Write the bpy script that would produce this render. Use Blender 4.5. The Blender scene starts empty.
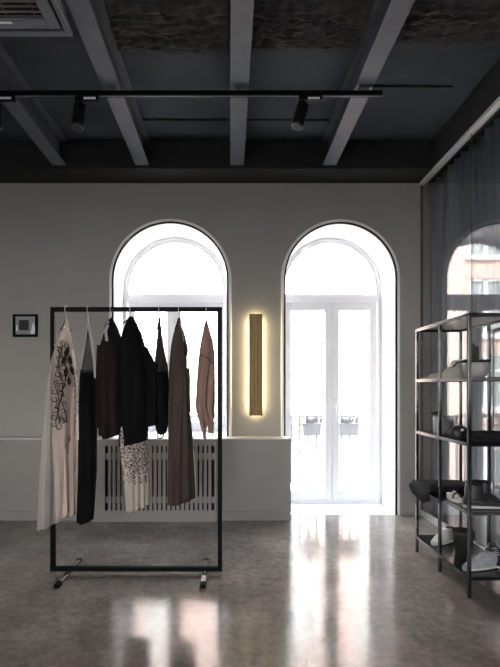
import bpy, bmesh, math, random
from mathutils import Vector, Matrix, noise
random.seed(7)
C = bpy.context.scene.collection
PI = math.pi
EYE = 1.25
F = 450.0            # focal length in pixels of the 500 x 667 frame
def at(px, py, Y):   # point of the photograph at depth Y (metres)
    return Vector(((px - 230) * Y / F, Y, EYE - (py - 387) * Y / F))

# ------------------------------------------------------------------ materials
def newmat(name):
    m = bpy.data.materials.new(name); m.use_nodes = True
    nt = m.node_tree; nt.nodes.clear()
    out = nt.nodes.new('ShaderNodeOutputMaterial')
    return m, nt, out
def nd(nt, typ, **kw):
    n = nt.nodes.new(typ)
    for k, v in kw.items(): setattr(n, k, v)
    return n
def rgba(c): return (c[0], c[1], c[2], 1)
def mat(name, col, rough=.6, metal=0, var=.12, scale=8, bump=0, bscale=60, spec=.5, translucent=0, stretch=None, coat=0):
    m, nt, out = newmat(name)
    tc = nd(nt, 'ShaderNodeTexCoord')
    src = tc.outputs['Object']
    if stretch:
        mp = nd(nt, 'ShaderNodeMapping'); mp.inputs['Scale'].default_value = stretch
        nt.links.new(src, mp.inputs[0]); src = mp.outputs[0]
    nz = nd(nt, 'ShaderNodeTexNoise'); nz.inputs['Scale'].default_value = scale; nz.inputs['Detail'].default_value = 6
    nt.links.new(src, nz.inputs['Vector'])
    rp = nd(nt, 'ShaderNodeValToRGB')
    rp.color_ramp.elements[0].position = .3; rp.color_ramp.elements[1].position = .7
    rp.color_ramp.elements[0].color = rgba([c * (1 - var) for c in col])
    rp.color_ramp.elements[1].color = rgba([min(1, c * (1 + var)) for c in col])
    nt.links.new(nz.outputs[0], rp.inputs[0])
    b = nd(nt, 'ShaderNodeBsdfPrincipled')
    nt.links.new(rp.outputs[0], b.inputs['Base Color'])
    b.inputs['Roughness'].default_value = rough; b.inputs['Metallic'].default_value = metal
    b.inputs['Specular IOR Level'].default_value = spec
    if coat: b.inputs['Coat Weight'].default_value = coat
    if bump:
        n2 = nd(nt, 'ShaderNodeTexNoise'); n2.inputs['Scale'].default_value = bscale; n2.inputs['Detail'].default_value = 4
        nt.links.new(src, n2.inputs['Vector'])
        bp = nd(nt, 'ShaderNodeBump'); bp.inputs['Strength'].default_value = bump; bp.inputs['Distance'].default_value = .01
        nt.links.new(n2.outputs[0], bp.inputs['Height']); nt.links.new(bp.outputs[0], b.inputs['Normal'])
    sh = b.outputs[0]
    if translucent:
        t = nd(nt, 'ShaderNodeBsdfTranslucent'); nt.links.new(rp.outputs[0], t.inputs[0])
        mx = nd(nt, 'ShaderNodeMixShader'); mx.inputs[0].default_value = translucent
        nt.links.new(sh, mx.inputs[1]); nt.links.new(t.outputs[0], mx.inputs[2]); sh = mx.outputs[0]
    nt.links.new(sh, out.inputs[0])
    return m
def glass(name, ior=1.5, gain=1.8, tint=(1, 1, 1)):
    m, nt, out = newmat(name)
    tr = nd(nt, 'ShaderNodeBsdfTransparent'); tr.inputs[0].default_value = rgba(tint)
    gl = nd(nt, 'ShaderNodeBsdfGlossy'); gl.inputs['Roughness'].default_value = 0
    fr = nd(nt, 'ShaderNodeFresnel')
    ge = nd(nt, 'ShaderNodeNewGeometry'); mr = nd(nt, 'ShaderNodeMapRange')      # same reflectance at the entry and the exit face
    mr.inputs['To Min'].default_value = ior; mr.inputs['To Max'].default_value = 1 / ior
    nt.links.new(ge.outputs['Backfacing'], mr.inputs[0]); nt.links.new(mr.outputs[0], fr.inputs[0])
    mu = nd(nt, 'ShaderNodeMath', operation='MULTIPLY', use_clamp=True); mu.inputs[1].default_value = gain
    nt.links.new(fr.outputs[0], mu.inputs[0])
    mx = nd(nt, 'ShaderNodeMixShader')
    nt.links.new(mu.outputs[0], mx.inputs[0]); nt.links.new(tr.outputs[0], mx.inputs[1]); nt.links.new(gl.outputs[0], mx.inputs[2])
    nt.links.new(mx.outputs[0], out.inputs[0]); return m
def sheer(name, col, alpha=.5, scale=40):
    m, nt, out = newmat(name)
    tc = nd(nt, 'ShaderNodeTexCoord'); nz = nd(nt, 'ShaderNodeTexNoise'); nz.inputs['Scale'].default_value = scale
    nt.links.new(tc.outputs['Object'], nz.inputs['Vector'])
    rp = nd(nt, 'ShaderNodeValToRGB')
    rp.color_ramp.elements[0].color = rgba([c * .85 for c in col]); rp.color_ramp.elements[1].color = rgba(col)
    nt.links.new(nz.outputs[0], rp.inputs[0])
    d = nd(nt, 'ShaderNodeBsdfDiffuse'); t = nd(nt, 'ShaderNodeBsdfTranslucent'); tr = nd(nt, 'ShaderNodeBsdfTransparent')
    nt.links.new(rp.outputs[0], d.inputs[0]); nt.links.new(rp.outputs[0], t.inputs[0])
    m1 = nd(nt, 'ShaderNodeMixShader'); m1.inputs[0].default_value = .4
    nt.links.new(d.outputs[0], m1.inputs[1]); nt.links.new(t.outputs[0], m1.inputs[2])
    m2 = nd(nt, 'ShaderNodeMixShader'); m2.inputs[0].default_value = alpha
    nt.links.new(tr.outputs[0], m2.inputs[1]); nt.links.new(m1.outputs[0], m2.inputs[2])
    nt.links.new(m2.outputs[0], out.inputs[0]); return m
def emit(name, col, s):
    m, nt, out = newmat(name)
    e = nd(nt, 'ShaderNodeEmission'); e.inputs[0].default_value = rgba(col); e.inputs[1].default_value = s
    nt.links.new(e.outputs[0], out.inputs[0]); return m
def lace(name, col, dark, scale=70, thr=.5, zlo=-9, zhi=9, xlo=-9, xhi=9, trans=0.0, hole=None):
    """cloth whose scrollwork embroidery stays inside a window of object space"""
    m, nt, out = newmat(name)
    tc = nd(nt, 'ShaderNodeTexCoord'); sp = nd(nt, 'ShaderNodeSeparateXYZ'); nt.links.new(tc.outputs['Object'], sp.inputs[0])
    nz = nd(nt, 'ShaderNodeTexNoise'); nz.inputs['Scale'].default_value = scale * .35; nz.inputs['Detail'].default_value = 1
    nt.links.new(tc.outputs['Object'], nz.inputs['Vector'])
    ad = nd(nt, 'ShaderNodeMixRGB'); ad.inputs[0].default_value = .06
    nt.links.new(tc.outputs['Object'], ad.inputs[1]); nt.links.new(nz.outputs[1], ad.inputs[2])
    vo = nd(nt, 'ShaderNodeTexVoronoi'); vo.feature = 'DISTANCE_TO_EDGE'; vo.inputs['Scale'].default_value = scale
    nt.links.new(ad.outputs[0], vo.inputs['Vector'])
    lt = nd(nt, 'ShaderNodeMath', operation='LESS_THAN'); lt.inputs[1].default_value = thr
    nt.links.new(vo.outputs['Distance'], lt.inputs[0])
    # ragged window
    n2 = nd(nt, 'ShaderNodeTexNoise'); n2.inputs['Scale'].default_value = 18; nt.links.new(tc.outputs['Object'], n2.inputs['Vector'])
    wob = nd(nt, 'ShaderNodeMath', operation='MULTIPLY_ADD'); wob.inputs[1].default_value = .12; wob.inputs[2].default_value = -.06
    nt.links.new(n2.outputs[0], wob.inputs[0])
    fac = lt.outputs[0]
    for axis, lo, hi in ((2, zlo, zhi), (0, xlo, xhi)):
        s = nd(nt, 'ShaderNodeMath', operation='ADD'); nt.links.new(sp.outputs[axis], s.inputs[0]); nt.links.new(wob.outputs[0], s.inputs[1])
        for op, v in (('GREATER_THAN', lo), ('LESS_THAN', hi)):
            g = nd(nt, 'ShaderNodeMath', operation=op); g.inputs[1].default_value = v; nt.links.new(s.outputs[0], g.inputs[0])
            mu = nd(nt, 'ShaderNodeMath', operation='MULTIPLY'); nt.links.new(fac, mu.inputs[0]); nt.links.new(g.outputs[0], mu.inputs[1]); fac = mu.outputs[0]
    mx = nd(nt, 'ShaderNodeMixRGB'); mx.inputs[1].default_value = rgba(col); mx.inputs[2].default_value = rgba(dark)
    nt.links.new(fac, mx.inputs[0])
    b = nd(nt, 'ShaderNodeBsdfDiffuse'); t = nd(nt, 'ShaderNodeBsdfTranslucent')
    nt.links.new(mx.outputs[0], b.inputs[0]); nt.links.new(mx.outputs[0], t.inputs[0])
    m1 = nd(nt, 'ShaderNodeMixShader'); m1.inputs[0].default_value = .3
    nt.links.new(b.outputs[0], m1.inputs[1]); nt.links.new(t.outputs[0], m1.inputs[2]); sh = m1.outputs[0]
    if hole:                                # net ground between the threads
        tr = nd(nt, 'ShaderNodeBsdfTransparent'); m2 = nd(nt, 'ShaderNodeMixShader')
        h = nd(nt, 'ShaderNodeMath', operation='MULTIPLY_ADD'); h.inputs[1].default_value = 1 - hole; h.inputs[2].default_value = hole
        nt.links.new(fac, h.inputs[0]); nt.links.new(h.outputs[0], m2.inputs[0])
        nt.links.new(tr.outputs[0], m2.inputs[1]); nt.links.new(sh, m2.inputs[2]); sh = m2.outputs[0]
    nt.links.new(sh, out.inputs[0]); return m
def floor_mat():
    m, nt, out = newmat('polished_concrete')
    tc = nd(nt, 'ShaderNodeTexCoord')
    b = nd(nt, 'ShaderNodeBsdfPrincipled')
    def ramp(src, stops):
        r = nd(nt, 'ShaderNodeValToRGB'); e = r.color_ramp.elements
        while len(e) < len(stops): e.new(.5)
        for i, (p, c) in enumerate(stops): e[i].position = p; e[i].color = rgba(c)
        nt.links.new(src, r.inputs[0]); return r.outputs[0]
    n1 = nd(nt, 'ShaderNodeTexNoise'); n1.inputs['Scale'].default_value = 1.6; n1.inputs['Detail'].default_value = 9; n1.inputs['Roughness'].default_value = .65
    n2 = nd(nt, 'ShaderNodeTexNoise'); n2.inputs['Scale'].default_value = 22; n2.inputs['Detail'].default_value = 8; n2.inputs['Roughness'].default_value = .7
    v = nd(nt, 'ShaderNodeTexVoronoi'); v.inputs['Scale'].default_value = 75
    for n in (n1, n2, v): nt.links.new(tc.outputs['Object'], n.inputs['Vector'])
    base = ramp(n1.outputs[0], [(.30, (.155, .136, .119)), (.5, (.25, .224, .199)), (.68, (.365, .333, .30))])
    mot = ramp(n2.outputs[0], [(.33, (.55, .54, .53)), (.62, (1.15, 1.15, 1.15))])
    mx = nd(nt, 'ShaderNodeMixRGB', blend_type='MULTIPLY'); mx.inputs[0].default_value = .75
    nt.links.new(base, mx.inputs[1]); nt.links.new(mot, mx.inputs[2])
    spk = ramp(v.outputs['Distance'], [(.10, (1, 1, 1)), (.16, (0, 0, 0))])
    m2 = nd(nt, 'ShaderNodeMixRGB'); m2.inputs[2].default_value = (.33, .31, .28, 1)
    sm = nd(nt, 'ShaderNodeMath', operation='MULTIPLY'); sm.inputs[1].default_value = .45
    nt.links.new(spk, sm.inputs[0]); nt.links.new(sm.outputs[0], m2.inputs[0]); nt.links.new(mx.outputs[0], m2.inputs[1])
    nt.links.new(m2.outputs[0], b.inputs['Base Color'])
    rr = nd(nt, 'ShaderNodeMapRange'); rr.inputs['From Min'].default_value = .3; rr.inputs['From Max'].default_value = .7
    rr.inputs['To Min'].default_value = .09; rr.inputs['To Max'].default_value = .19
    nt.links.new(n1.outputs[0], rr.inputs[0]); nt.links.new(rr.outputs[0], b.inputs['Roughness'])
    n3 = nd(nt, 'ShaderNodeTexNoise'); n3.inputs['Scale'].default_value = 5; n3.inputs['Detail'].default_value = 3
    nt.links.new(tc.outputs['Object'], n3.inputs['Vector'])
    bp = nd(nt, 'ShaderNodeBump'); bp.inputs['Strength'].default_value = .07; bp.inputs['Distance'].default_value = .02
    nt.links.new(n3.outputs[0], bp.inputs['Height']); nt.links.new(bp.outputs[0], b.inputs['Normal'])
    b.inputs['Specular IOR Level'].default_value = .62
    nt.links.new(b.outputs[0], out.inputs[0]); return m

M = dict(
    wall=mat('warm_grey_paint', (.35, .332, .311), .75, var=.04, scale=3, bump=.06, bscale=90),
    reveal=mat('white_reveal_paint', (.86, .86, .86), .6, var=.02),
    bench=mat('grey_bench_lacquer', (.285, .265, .248), .5, var=.04, scale=4),
    sill=mat('white_stone_top', (.80, .79, .78), .22, var=.04, scale=14, spec=.7),
    ceil=mat('blue_grey_ceiling_paint', (.028, .034, .043), .8, var=.25, scale=2.2, bump=.35, bscale=14),
    rough=mat('exposed_rough_plaster', (.036, .032, .031), .95, var=.55, scale=16, bump=.8, bscale=30),
    steel=mat('blue_grey_steel_paint', (.075, .082, .096), .55, var=.12, scale=9, bump=.1, bscale=30),
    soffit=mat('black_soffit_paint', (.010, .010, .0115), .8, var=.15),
    black=mat('black_powder_coat', (.005, .005, .0055), .45, var=.2, scale=30, spec=.05),
    blackmetal=mat('black_gloss_metal', (.009, .009, .010), .12, var=.15, scale=30, metal=0, spec=.5),
    blackplastic=mat('black_lamp_plastic', (.006, .006, .007), .4, var=.1),
    shelf=mat('grey_metal_sheet', (.30, .29, .285), .35, var=.06, scale=20, metal=.2),
    shelfedge=mat('dark_steel_shelf', (.05, .05, .054), .2, var=.12, scale=20, metal=.6, spec=.7),
    alu=mat('brushed_aluminium', (.62, .63, .64), .35, metal=.3, var=.06, scale=40),
    footmetal=mat('dark_polished_steel', (.34, .34, .345), .25, metal=.95, var=.1, scale=40),
    bead=mat('white_arch_bead', (.9, .9, .89), .5, var=.02),
    chrome=mat('chrome', (.8, .8, .8), .15, metal=1, var=.03),
    pvc=mat('white_window_frame', (.84, .86, .88), .4, var=.02),
    brass=mat('brushed_brass', (.40, .30, .15), .38, metal=.9, var=.18, scale=30, stretch=(14, 14, .6)),
    led=emit('warm_led_strip', (1.0, .84, .50), 16),
    curtain=mat('blue_grey_curtain_fold_shade', (.20, .225, .26), .9, var=.25, scale=5, stretch=(1, 6, .3), translucent=.15),  # streaked tone paints the light and shade of the folds into the cloth
    ac=mat('grey_air_conditioner_plastic', (.13, .138, .155), .5, var=.05),
    acdark=mat('dark_louvre_gap', (.012, .012, .013), .7, var=.1),
    acgrille=mat('brown_grey_intake_grille', (.10, .086, .08), .6, var=.1),
    white=mat('white_paint', (.8, .8, .8), .5, var=.03),
    pwall=mat('pink_render_facade', (.40, .30, .265), .9, var=.06, scale=1.2),
    pband=mat('white_window_surround', (.82, .81, .80), .8, var=.03),
    pblind=mat('grey_green_window_glass', (.20, .225, .225), .3, var=.2, scale=1.4),
    street=mat('street_asphalt', (.16, .16, .16), .9, var=.15),
    rail=mat('pale_grey_railing_paint', (.19, .195, .205), .5, var=.06),
    planter=mat('grey_planter_plastic', (.12, .123, .13), .6, var=.08),
    glass=glass('window_glass', 1.45, 1.0),
    pglass=glass('partition_glass', 1.5, 1.0),
    greendark=mat('dark_green_leaf', (.018, .028, .017), .6, var=.4, scale=30),
    cactus=mat('dark_green_cactus', (.022, .035, .025), .6, var=.35, scale=60, bump=.5, bscale=120),
    soil=mat('dark_soil', (.02, .017, .014), .95, var=.5, scale=60, bump=.6, bscale=120),
    ceramic=mat('speckled_pale_ceramic', (.42, .41, .385), .5, var=.16, scale=80),
    whiteceramic=mat('white_ceramic', (.62, .61, .59), .4, var=.04),
    greyceramic=mat('charcoal_ceramic', (.10, .10, .105), .5, var=.1),
    potgreen=mat('dark_grey_green_pot', (.042, .045, .038), .6, var=.2, scale=20),
    darkcloth=mat('charcoal_cloth', (.022, .022, .026), .95, spec=.1, var=.3, scale=30, bump=.3, bscale=120),
    blackcloth=mat('black_cloth', (.006, .006, .0065), .95, spec=.1, var=.25, scale=20, bump=.2, bscale=150, stretch=(1, 1, .2)),
    browncloth=mat('dark_brown_cloth', (.020, .014, .013), .85, spec=.1, var=.3, scale=20, bump=.2, bscale=120, stretch=(1, 1, .2), translucent=.12),
    greycloth=mat('smoky_brown_chiffon', (.050, .040, .038), .9, spec=.1, var=.2, scale=20, stretch=(1, 1, .2), translucent=.35),
    taupe=mat('taupe_cloth', (.082, .060, .054), .9, spec=.1, var=.2, scale=24, stretch=(1, 1, .15), bump=.2, bscale=100, translucent=.15),
    taupelight=mat('pale_beige_lining', (.42, .34, .29), .9, var=.1, translucent=.2),
    pink=mat('dusty_pink_cloth', (.50, .335, .275), .85, var=.25, scale=22, stretch=(1, 1, .2), bump=.25, bscale=90, translucent=.5),
    pinkdark=mat('dusty_pink_seam', (.10, .065, .055), .9, var=.2),
    cream=mat('cream_pleated_cloth', (.60, .53, .45), .85, var=.10, scale=40, stretch=(3, 3, .1), bump=.4, bscale=60, translucent=.25),
    tan=mat('tan_ribbon', (.27, .20, .155), .7, var=.15, scale=30),
    beige=mat('pale_beige_canvas', (.56, .53, .49), .9, var=.14, scale=22, bump=.4, bscale=80),
    paleknit=mat('pale_knit', (.70, .68, .65), .95, var=.15, scale=50, bump=.6, bscale=140),
    greyshoe=mat('pale_blue_grey_canvas', (.42, .43, .46), .8, var=.12, scale=30),
    whiteshoe=mat('white_canvas', (.68, .67, .65), .8, var=.08, scale=30),
    darkleather=mat('charcoal_leather', (.028, .028, .032), .45, var=.2, scale=20),
    tulle=sheer('pale_pink_organza', (.90, .83, .79), .38),
    greynet=sheer('grey_net', (.10, .10, .10), .72),
    palestrap=mat('pale_grey_strap', (.50, .47, .45), .8, var=.08, translucent=.3),
    infill_bg=mat('grey_frame_infill', (.30, .30, .30), .3, var=.1, scale=20),
    reflection_dark=mat('dark_painted_reflection', (.018, .016, .016), .3, var=.2, scale=40),
    reflection_white=mat('white_painted_reflection', (.88, .88, .88), .3, var=.1, scale=40),  # reflection in the picture frame, put down as flat colour
    mullion=mat('pale_sash_paint', (.84, .86, .88), .4, var=.02),
)
M['floor'] = floor_mat()
M['slip'] = lace('embroidered_pink_beige_silk', (.80, .66, .59), (.050, .034, .030), 62, .085, 1.035, 1.52, -9, .028)
M['laceedge'] = lace('white_and_black_lace', (.72, .69, .66), (.03, .025, .025), 80, .06, 1.06, 1.36)
M['lacetop'] = lace('dark_net_and_cream_lace', (.15, .125, .115), (.70, .64, .58), 58, .085, -9, 9, -9, 9, hole=.8)

# ------------------------------------------------------------------ mesh helpers
class MB:
    def __init__(s): s.bm = bmesh.new()
    def box(s, x0, x1, y0, y1, z0, z1):
        r = bmesh.ops.create_cube(s.bm, size=1)
        for v in r['verts']:
            v.co = Vector(((x0 + x1) / 2 + v.co.x * (x1 - x0), (y0 + y1) / 2 + v.co.y * (y1 - y0), (z0 + z1) / 2 + v.co.z * (z1 - z0)))
        return s
    def cyl(s, p0, p1, r0, r1=None, seg=20):
        p0 = Vector(p0); p1 = Vector(p1); r1 = r0 if r1 is None else r1
        d = p1 - p0
        q = d.to_track_quat('Z', 'Y').to_matrix().to_4x4()
        bmesh.ops.create_cone(s.bm, cap_ends=True, segments=seg, radius1=r0, radius2=r1, depth=d.length,
                              matrix=Matrix.Translation((p0 + p1) / 2) @ q)
        return s
    def tube(s, pts, r, seg=8, closed=False):
        pts = [Vector(p) for p in pts]; n = len(pts); rings = []; up = None
        for i, p in enumerate(pts):
            a = pts[(i - 1) % n] if (closed or i) else p
            b = pts[(i + 1) % n] if (closed or i < n - 1) else p
            t = (b - a).normalized()
            if up is None:
                up = Vector((0, 0, 1)) if abs(t.z) < .9 else Vector((1, 0, 0))
            u = (up - t * up.dot(t)).normalized(); w = t.cross(u); up = u
            rr = r[i] if isinstance(r, (list, tuple)) else r
            rings.append([s.bm.verts.new(p + (u * math.cos(k * 2 * PI / seg) + w * math.sin(k * 2 * PI / seg)) * rr) for k in range(seg)])
        for i in range(n if closed else n - 1):
            A, B = rings[i], rings[(i + 1) % n]
            for k in range(seg):
                s.bm.faces.new((A[k], A[(k + 1) % seg], B[(k + 1) % seg], B[k]))
        if not closed:
            s.bm.faces.new(rings[0][::-1]); s.bm.faces.new(rings[-1])
        return s
    def lathe(s, prof, cx, cy, seg=32):
        rings = []
        for r, z in prof:
            if r < 1e-5: rings.append([s.bm.verts.new((cx, cy, z))])
            else: rings.append([s.bm.verts.new((cx + r * math.cos(k * 2 * PI / seg), cy + r * math.sin(k * 2 * PI / seg), z)) for k in range(seg)])
        for A, B in zip(rings, rings[1:]):
            for k in range(seg):
                k2 = (k + 1) % seg
                if len(A) == 1 and len(B) == 1: continue
                if len(A) == 1: s.bm.faces.new((A[0], B[k], B[k2]))
                elif len(B) == 1: s.bm.faces.new((A[k], B[0], A[k2]))
                else: s.bm.faces.new((A[k], B[k], B[k2], A[k2]))
        return s
    def loft(s, rings, cap=True, closed=True):
        R = [[s.bm.verts.new(p) for p in r] for r in rings]
        for A, B in zip(R, R[1:]):
            n = len(A)
            for k in range(n if closed else n - 1):
                s.bm.faces.new((A[k], A[(k + 1) % n], B[(k + 1) % n], B[k]))
        if cap: s.bm.faces.new(R[0][::-1]); s.bm.faces.new(R[-1])
        return s
    def prism(s, poly, y0, y1):     # polygon in XZ extruded along Y
        A = [s.bm.verts.new((x, y0, z)) for x, z in poly]; B = [s.bm.verts.new((x, y1, z)) for x, z in poly]
        n = len(poly)
        s.bm.faces.new(A); s.bm.faces.new(B[::-1])
        for k in range(n): s.bm.faces.new((A[k], B[k], B[(k + 1) % n], A[(k + 1) % n]))
        return s
    def build(s, name, m, parent=None, base=None, smooth=False, bevel=0, solid=0, subsurf=0):
        o0 = Vector(base) if base is not None else Vector((0, 0, 0))
        if parent is not None:
            o0 = Vector((0, 0, 0)); p = parent
            while p is not None: o0 += p.location; p = p.parent
        bmesh.ops.recalc_face_normals(s.bm, faces=s.bm.faces)
        for v in s.bm.verts: v.co -= o0
        me = bpy.data.meshes.new(name); s.bm.to_mesh(me); s.bm.free()
        me.materials.append(m)
        if smooth:
            for p in me.polygons: p.use_smooth = True
        o = bpy.data.objects.new(name, me); C.objects.link(o)
        if parent is not None: o.parent = parent
        else: o.location = o0
        if solid:
            d = o.modifiers.new('thickness', 'SOLIDIFY'); d.thickness = solid; d.offset = 0
        if bevel:
            d = o.modifiers.new('bevel', 'BEVEL'); d.width = bevel; d.segments = 2; d.limit_method = 'ANGLE'
        if subsurf:
            d = o.modifiers.new('subsurf', 'SUBSURF'); d.levels = subsurf; d.render_levels = subsurf
        return o
def thing(name, label, cat, loc, group=None):
    o = bpy.data.objects.new(name, None); C.objects.link(o); o.location = Vector(loc); o.empty_display_size = .1
    return tag(o, label, cat, group)
def tag(o, label, cat, group=None):
    o['label'] = label; o['category'] = cat
    if group: o['group'] = group
    return o
def struct(o, label=None, cat=None):
    o['kind'] = 'structure'
    if label: o['label'] = label
    if cat: o['category'] = cat
    return o
def dup(root, loc, label, rotz=None):
    r = root.copy(); C.objects.link(r); r.location = Vector(loc); r['label'] = label
    if rotz is not None: r.rotation_euler.z = rotz
    for ch in list(root.children):
        c = ch.copy(); C.objects.link(c); c.parent = r
        for g in list(ch.children):
            d = g.copy(); C.objects.link(d); d.parent = c
    return r

# ------------------------------------------------------------------ room shell
D = 4.4                     # far wall
XL, XR, YB, ZC = -3.2, 2.35, -3.5, 3.5
WT = .55                    # wall thickness
DW0, DW1, DZ = .535, 1.625, 2.853       # doorway arch
WW0, WW1, WZ = -1.145, -.022, 2.858     # window arch
SILL = .77
def arch(x0, x1, z0, ztop, seg=28, inset=0.0):
    r = (x1 - x0) / 2; cx = (x0 + x1) / 2; cz = ztop - r
    r -= inset
    pts = [(cx - r, z0)]
    for k in range(seg + 1):
        a = PI - k * PI / seg
        pts.append((cx + r * math.cos(a), cz + r * math.sin(a)))
    pts.append((cx + r, z0))
    return pts
def wall_with_holes(name, outer, holes, y0, y1, m, mreveal, base):
    mb = MB(); bm = mb.bm
    for y in (y0, y1):
        es = []
        for loop in [outer] + holes:
            vs = [bm.verts.new((x, y, z)) for x, z in loop]
            es += [bm.edges.new((vs[k], vs[(k + 1) % len(vs)])) for k in range(len(vs))]
        bmesh.ops.triangle_fill(bm, edges=es, use_beauty=True, use_dissolve=False)
    nface = len(bm.faces)
    for loop in [outer] + holes:
        n = len(loop)
        A = [bm.verts.new((x, y0, z)) for x, z in loop]; B = [bm.verts.new((x, y1, z)) for x, z in loop]
        for k in range(n):
            f = bm.faces.new((A[k], B[k], B[(k + 1) % n], A[(k + 1) % n]))
            if loop is not outer: f.material_index = 1
    bmesh.ops.remove_doubles(bm, verts=bm.verts, dist=1e-5)
    o = mb.build(name, m, base=base); o.data.materials.append(mreveal)
    return struct(o)
wall_with_holes('wall_far', [(XL, 0), (XR, 0), (XR, ZC), (XL, ZC)],
                [arch(DW0, DW1, .0005, DZ), arch(WW0, WW1, SILL, WZ)], D, D + WT, M['wall'], M['reveal'], (0, D, 0))
struct(MB().box(XL - .2, XL, YB, D + WT, 0, ZC).build('wall_left', M['wall'], base=(XL, 0, 0)))
struct(MB().box(XR, XR + .2, YB, D + WT, 0, ZC).build('wall_right', M['wall'], base=(XR, 0, 0)))
RX0, RX1, RZ0, RZ1 = -2.6, .2, .7, 2.6
wall_with_holes('wall_rear', [(XL, 0), (XR, 0), (XR, ZC), (XL, ZC)],
                [[(RX0, RZ0), (RX0, RZ1), (RX1, RZ1), (RX1, RZ0)]], YB - .3, YB, M['wall'], M['reveal'], (0, YB, 0))
struct(MB().box(XL - .2, XR + .2, YB - .3, D + WT, -.2, 0).build('floor', M['floor'], base=(0, 0, 0)))
struct(MB().box(XL - .2, XR + .2, YB - .3, D + WT, ZC, ZC + .25).build('ceiling', M['ceil'], base=(0, 0, ZC)))
# rear shop window behind the viewer, with an unseen slab added to keep the sun out
w = struct(thing('window_3', 'wide shop window in the rear wall', 'window', (0, YB - .15, RZ0)))
fr = MB()
for x in (RX0 + .03, (RX0 + RX1) / 2, RX1 - .03): fr.box(x - .03, x + .03, YB - .19, YB - .11, RZ0, RZ1)
for z in (RZ0 + .03, RZ1 - .03): fr.box(RX0, RX1, YB - .19, YB - .11, z - .03, z + .03)
fr.build('frame', M['black'], w)
struct(MB().box(XL - .5, XR + .5, YB - 2.2, YB - .3, 3.0, 3.15).build('added_sun_slab', M['wall'], base=(0, YB, 3.0)))

# cross beam at the far wall, side beam over the glass
struct(MB().box(XL, XR, D - .30, D, 3.24, ZC).build('trim_5', M['soffit'], base=(0, D, 3.24), bevel=.008))
struct(MB().box(1.84, XR, YB, D - .30, 3.245, ZC).build('trim_6', M['soffit'], base=(1.9, 0, 3.3), bevel=.008))

# steel ceiling beams (I sections running away from the viewer)
beams = [(-1.555, 'leftmost painted steel ceiling beam, above the air conditioner'),
         (-.80, 'painted steel ceiling beam just right of the air conditioner'),
         (.064, 'middle painted steel ceiling beam between the two arches'),
         (.905, 'rightmost painted steel ceiling beam, over the glazed door')]
b0 = None
for x, lab in beams:
    if b0 is None:
        b0 = thing('steel_beam', lab, 'beam', (x, D - .30, 3.27), 'steel ceiling beams')
        MB().box(x - .062, x + .062, YB, D - .30, 3.27, 3.284).build('flange', M['steel'], b0, bevel=.002)
        MB().box(x - .008, x + .008, YB, D - .30, 3.284, ZC - .012).build('web', M['steel'], b0)
        MB().box(x - .062, x + .062, YB, D - .30, ZC - .014, ZC).build('flange', M['steel'], b0)
    else: dup(b0, (x, D - .30, 3.27), lab)

# broken plaster strips on the ceiling
def rough_patch(name, x0, x1, y0, y1, seed):
    mb = MB(); nx, ny = 60, 30; vs = []
    for j in range(ny + 1):
        row = []
        for i in range(nx + 1):
            u = i / nx; v = j / ny
            x = x0 + (x1 - x0) * u; y = y0 + (y1 - y0) * v
            e = min(u, 1 - u) * (x1 - x0)
            ej = min(v, 1 - v) * (y1 - y0)
            edge = min(1, ej / .05)
            if j in (0, ny): y += .035 * noise.noise((x * 9, seed + j, 0)) 
            h = .5 + .5 * noise.noise((x * 5, y * 22, seed)) + .5 * noise.noise((x * 16, y * 40, seed + 3))
            row.append(mb.bm.verts.new((x, y, ZC - .004 - edge * .040 * max(0, h))))
        vs.append(row)
    for j in range(ny):
        for i in range(nx): mb.bm.faces.new((vs[j][i], vs[j][i + 1], vs[j + 1][i + 1], vs[j + 1][i]))
    o = mb.build(name, M['rough'], base=((x0 + x1) / 2, (y0 + y1) / 2, ZC)); struct(o); return o
rough_patch('trim_7', -.735, -.01, 2.62, 3.02, 1.3)
rough_patch('trim_8', .13, .84, 2.62, 3.0, 5.1)
rough_patch('trim_9', .97, 1.77, 2.62, 2.95, 8.7)
# conduits on the ceiling
for i, (xa, xb, y, lab) in enumerate([(-.735, -.01, 3.78, 'short black conduit on the ceiling between the left and middle beams'),
                               (.13, .84, 3.78, 'short black conduit on the ceiling between the middle and right beams'),
                               (.97, 1.66, 3.36, 'black conduit on the ceiling right of the rightmost beam')]):
    tag(MB().cyl((xa, y, ZC - .008), (xb, y, ZC - .008), .007, seg=8).build('conduit', M['soffit'], base=((xa + xb) / 2, y, ZC), smooth=True), lab, 'conduit', 'ceiling conduits')

# arch trims : pale bead with a dark metal edge inside
def arch_trim(name, x0, x1, z0, zt):
    mb = MB(); 
    prof = [(-.004, 0), (-.004, -.012), (.010, -.016), (.022, -.012), (.026, 0)]     # (outward, toward the room)
    path = arch(x0, x1, z0, zt, 40); cx = (x0 + x1) / 2; cz = zt - (x1 - x0) / 2
    rings = []
    for x, z in path:
        n = Vector((x - cx, 0, max(0, z - cz))); n.normalize()
        rings.append([Vector((x, D, z)) + n * (o + .012) + Vector((0, d, 0)) for o, d in prof])
    mb.loft(rings, cap=False, closed=False)
    t = mb.build(name, M['bead'], base=(cx, D, z0)); struct(t)
    rings = []
    for x, z in path:
        n = Vector((x - cx, 0, max(0, z - cz))); n.normalize()
        rings.append([Vector((x, D, z)) + n * o + Vector((0, d, 0)) for o, d in [(-.007, .012), (-.007, -.010), (.009, -.010), (.009, .012)]])
    MB().loft(rings, cap=False).build('edge_strip', M['black'], t)
arch_trim('trim_1', DW0, DW1, .0, DZ)
arch_trim('trim_2', WW0, WW1, SILL, WZ)

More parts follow.
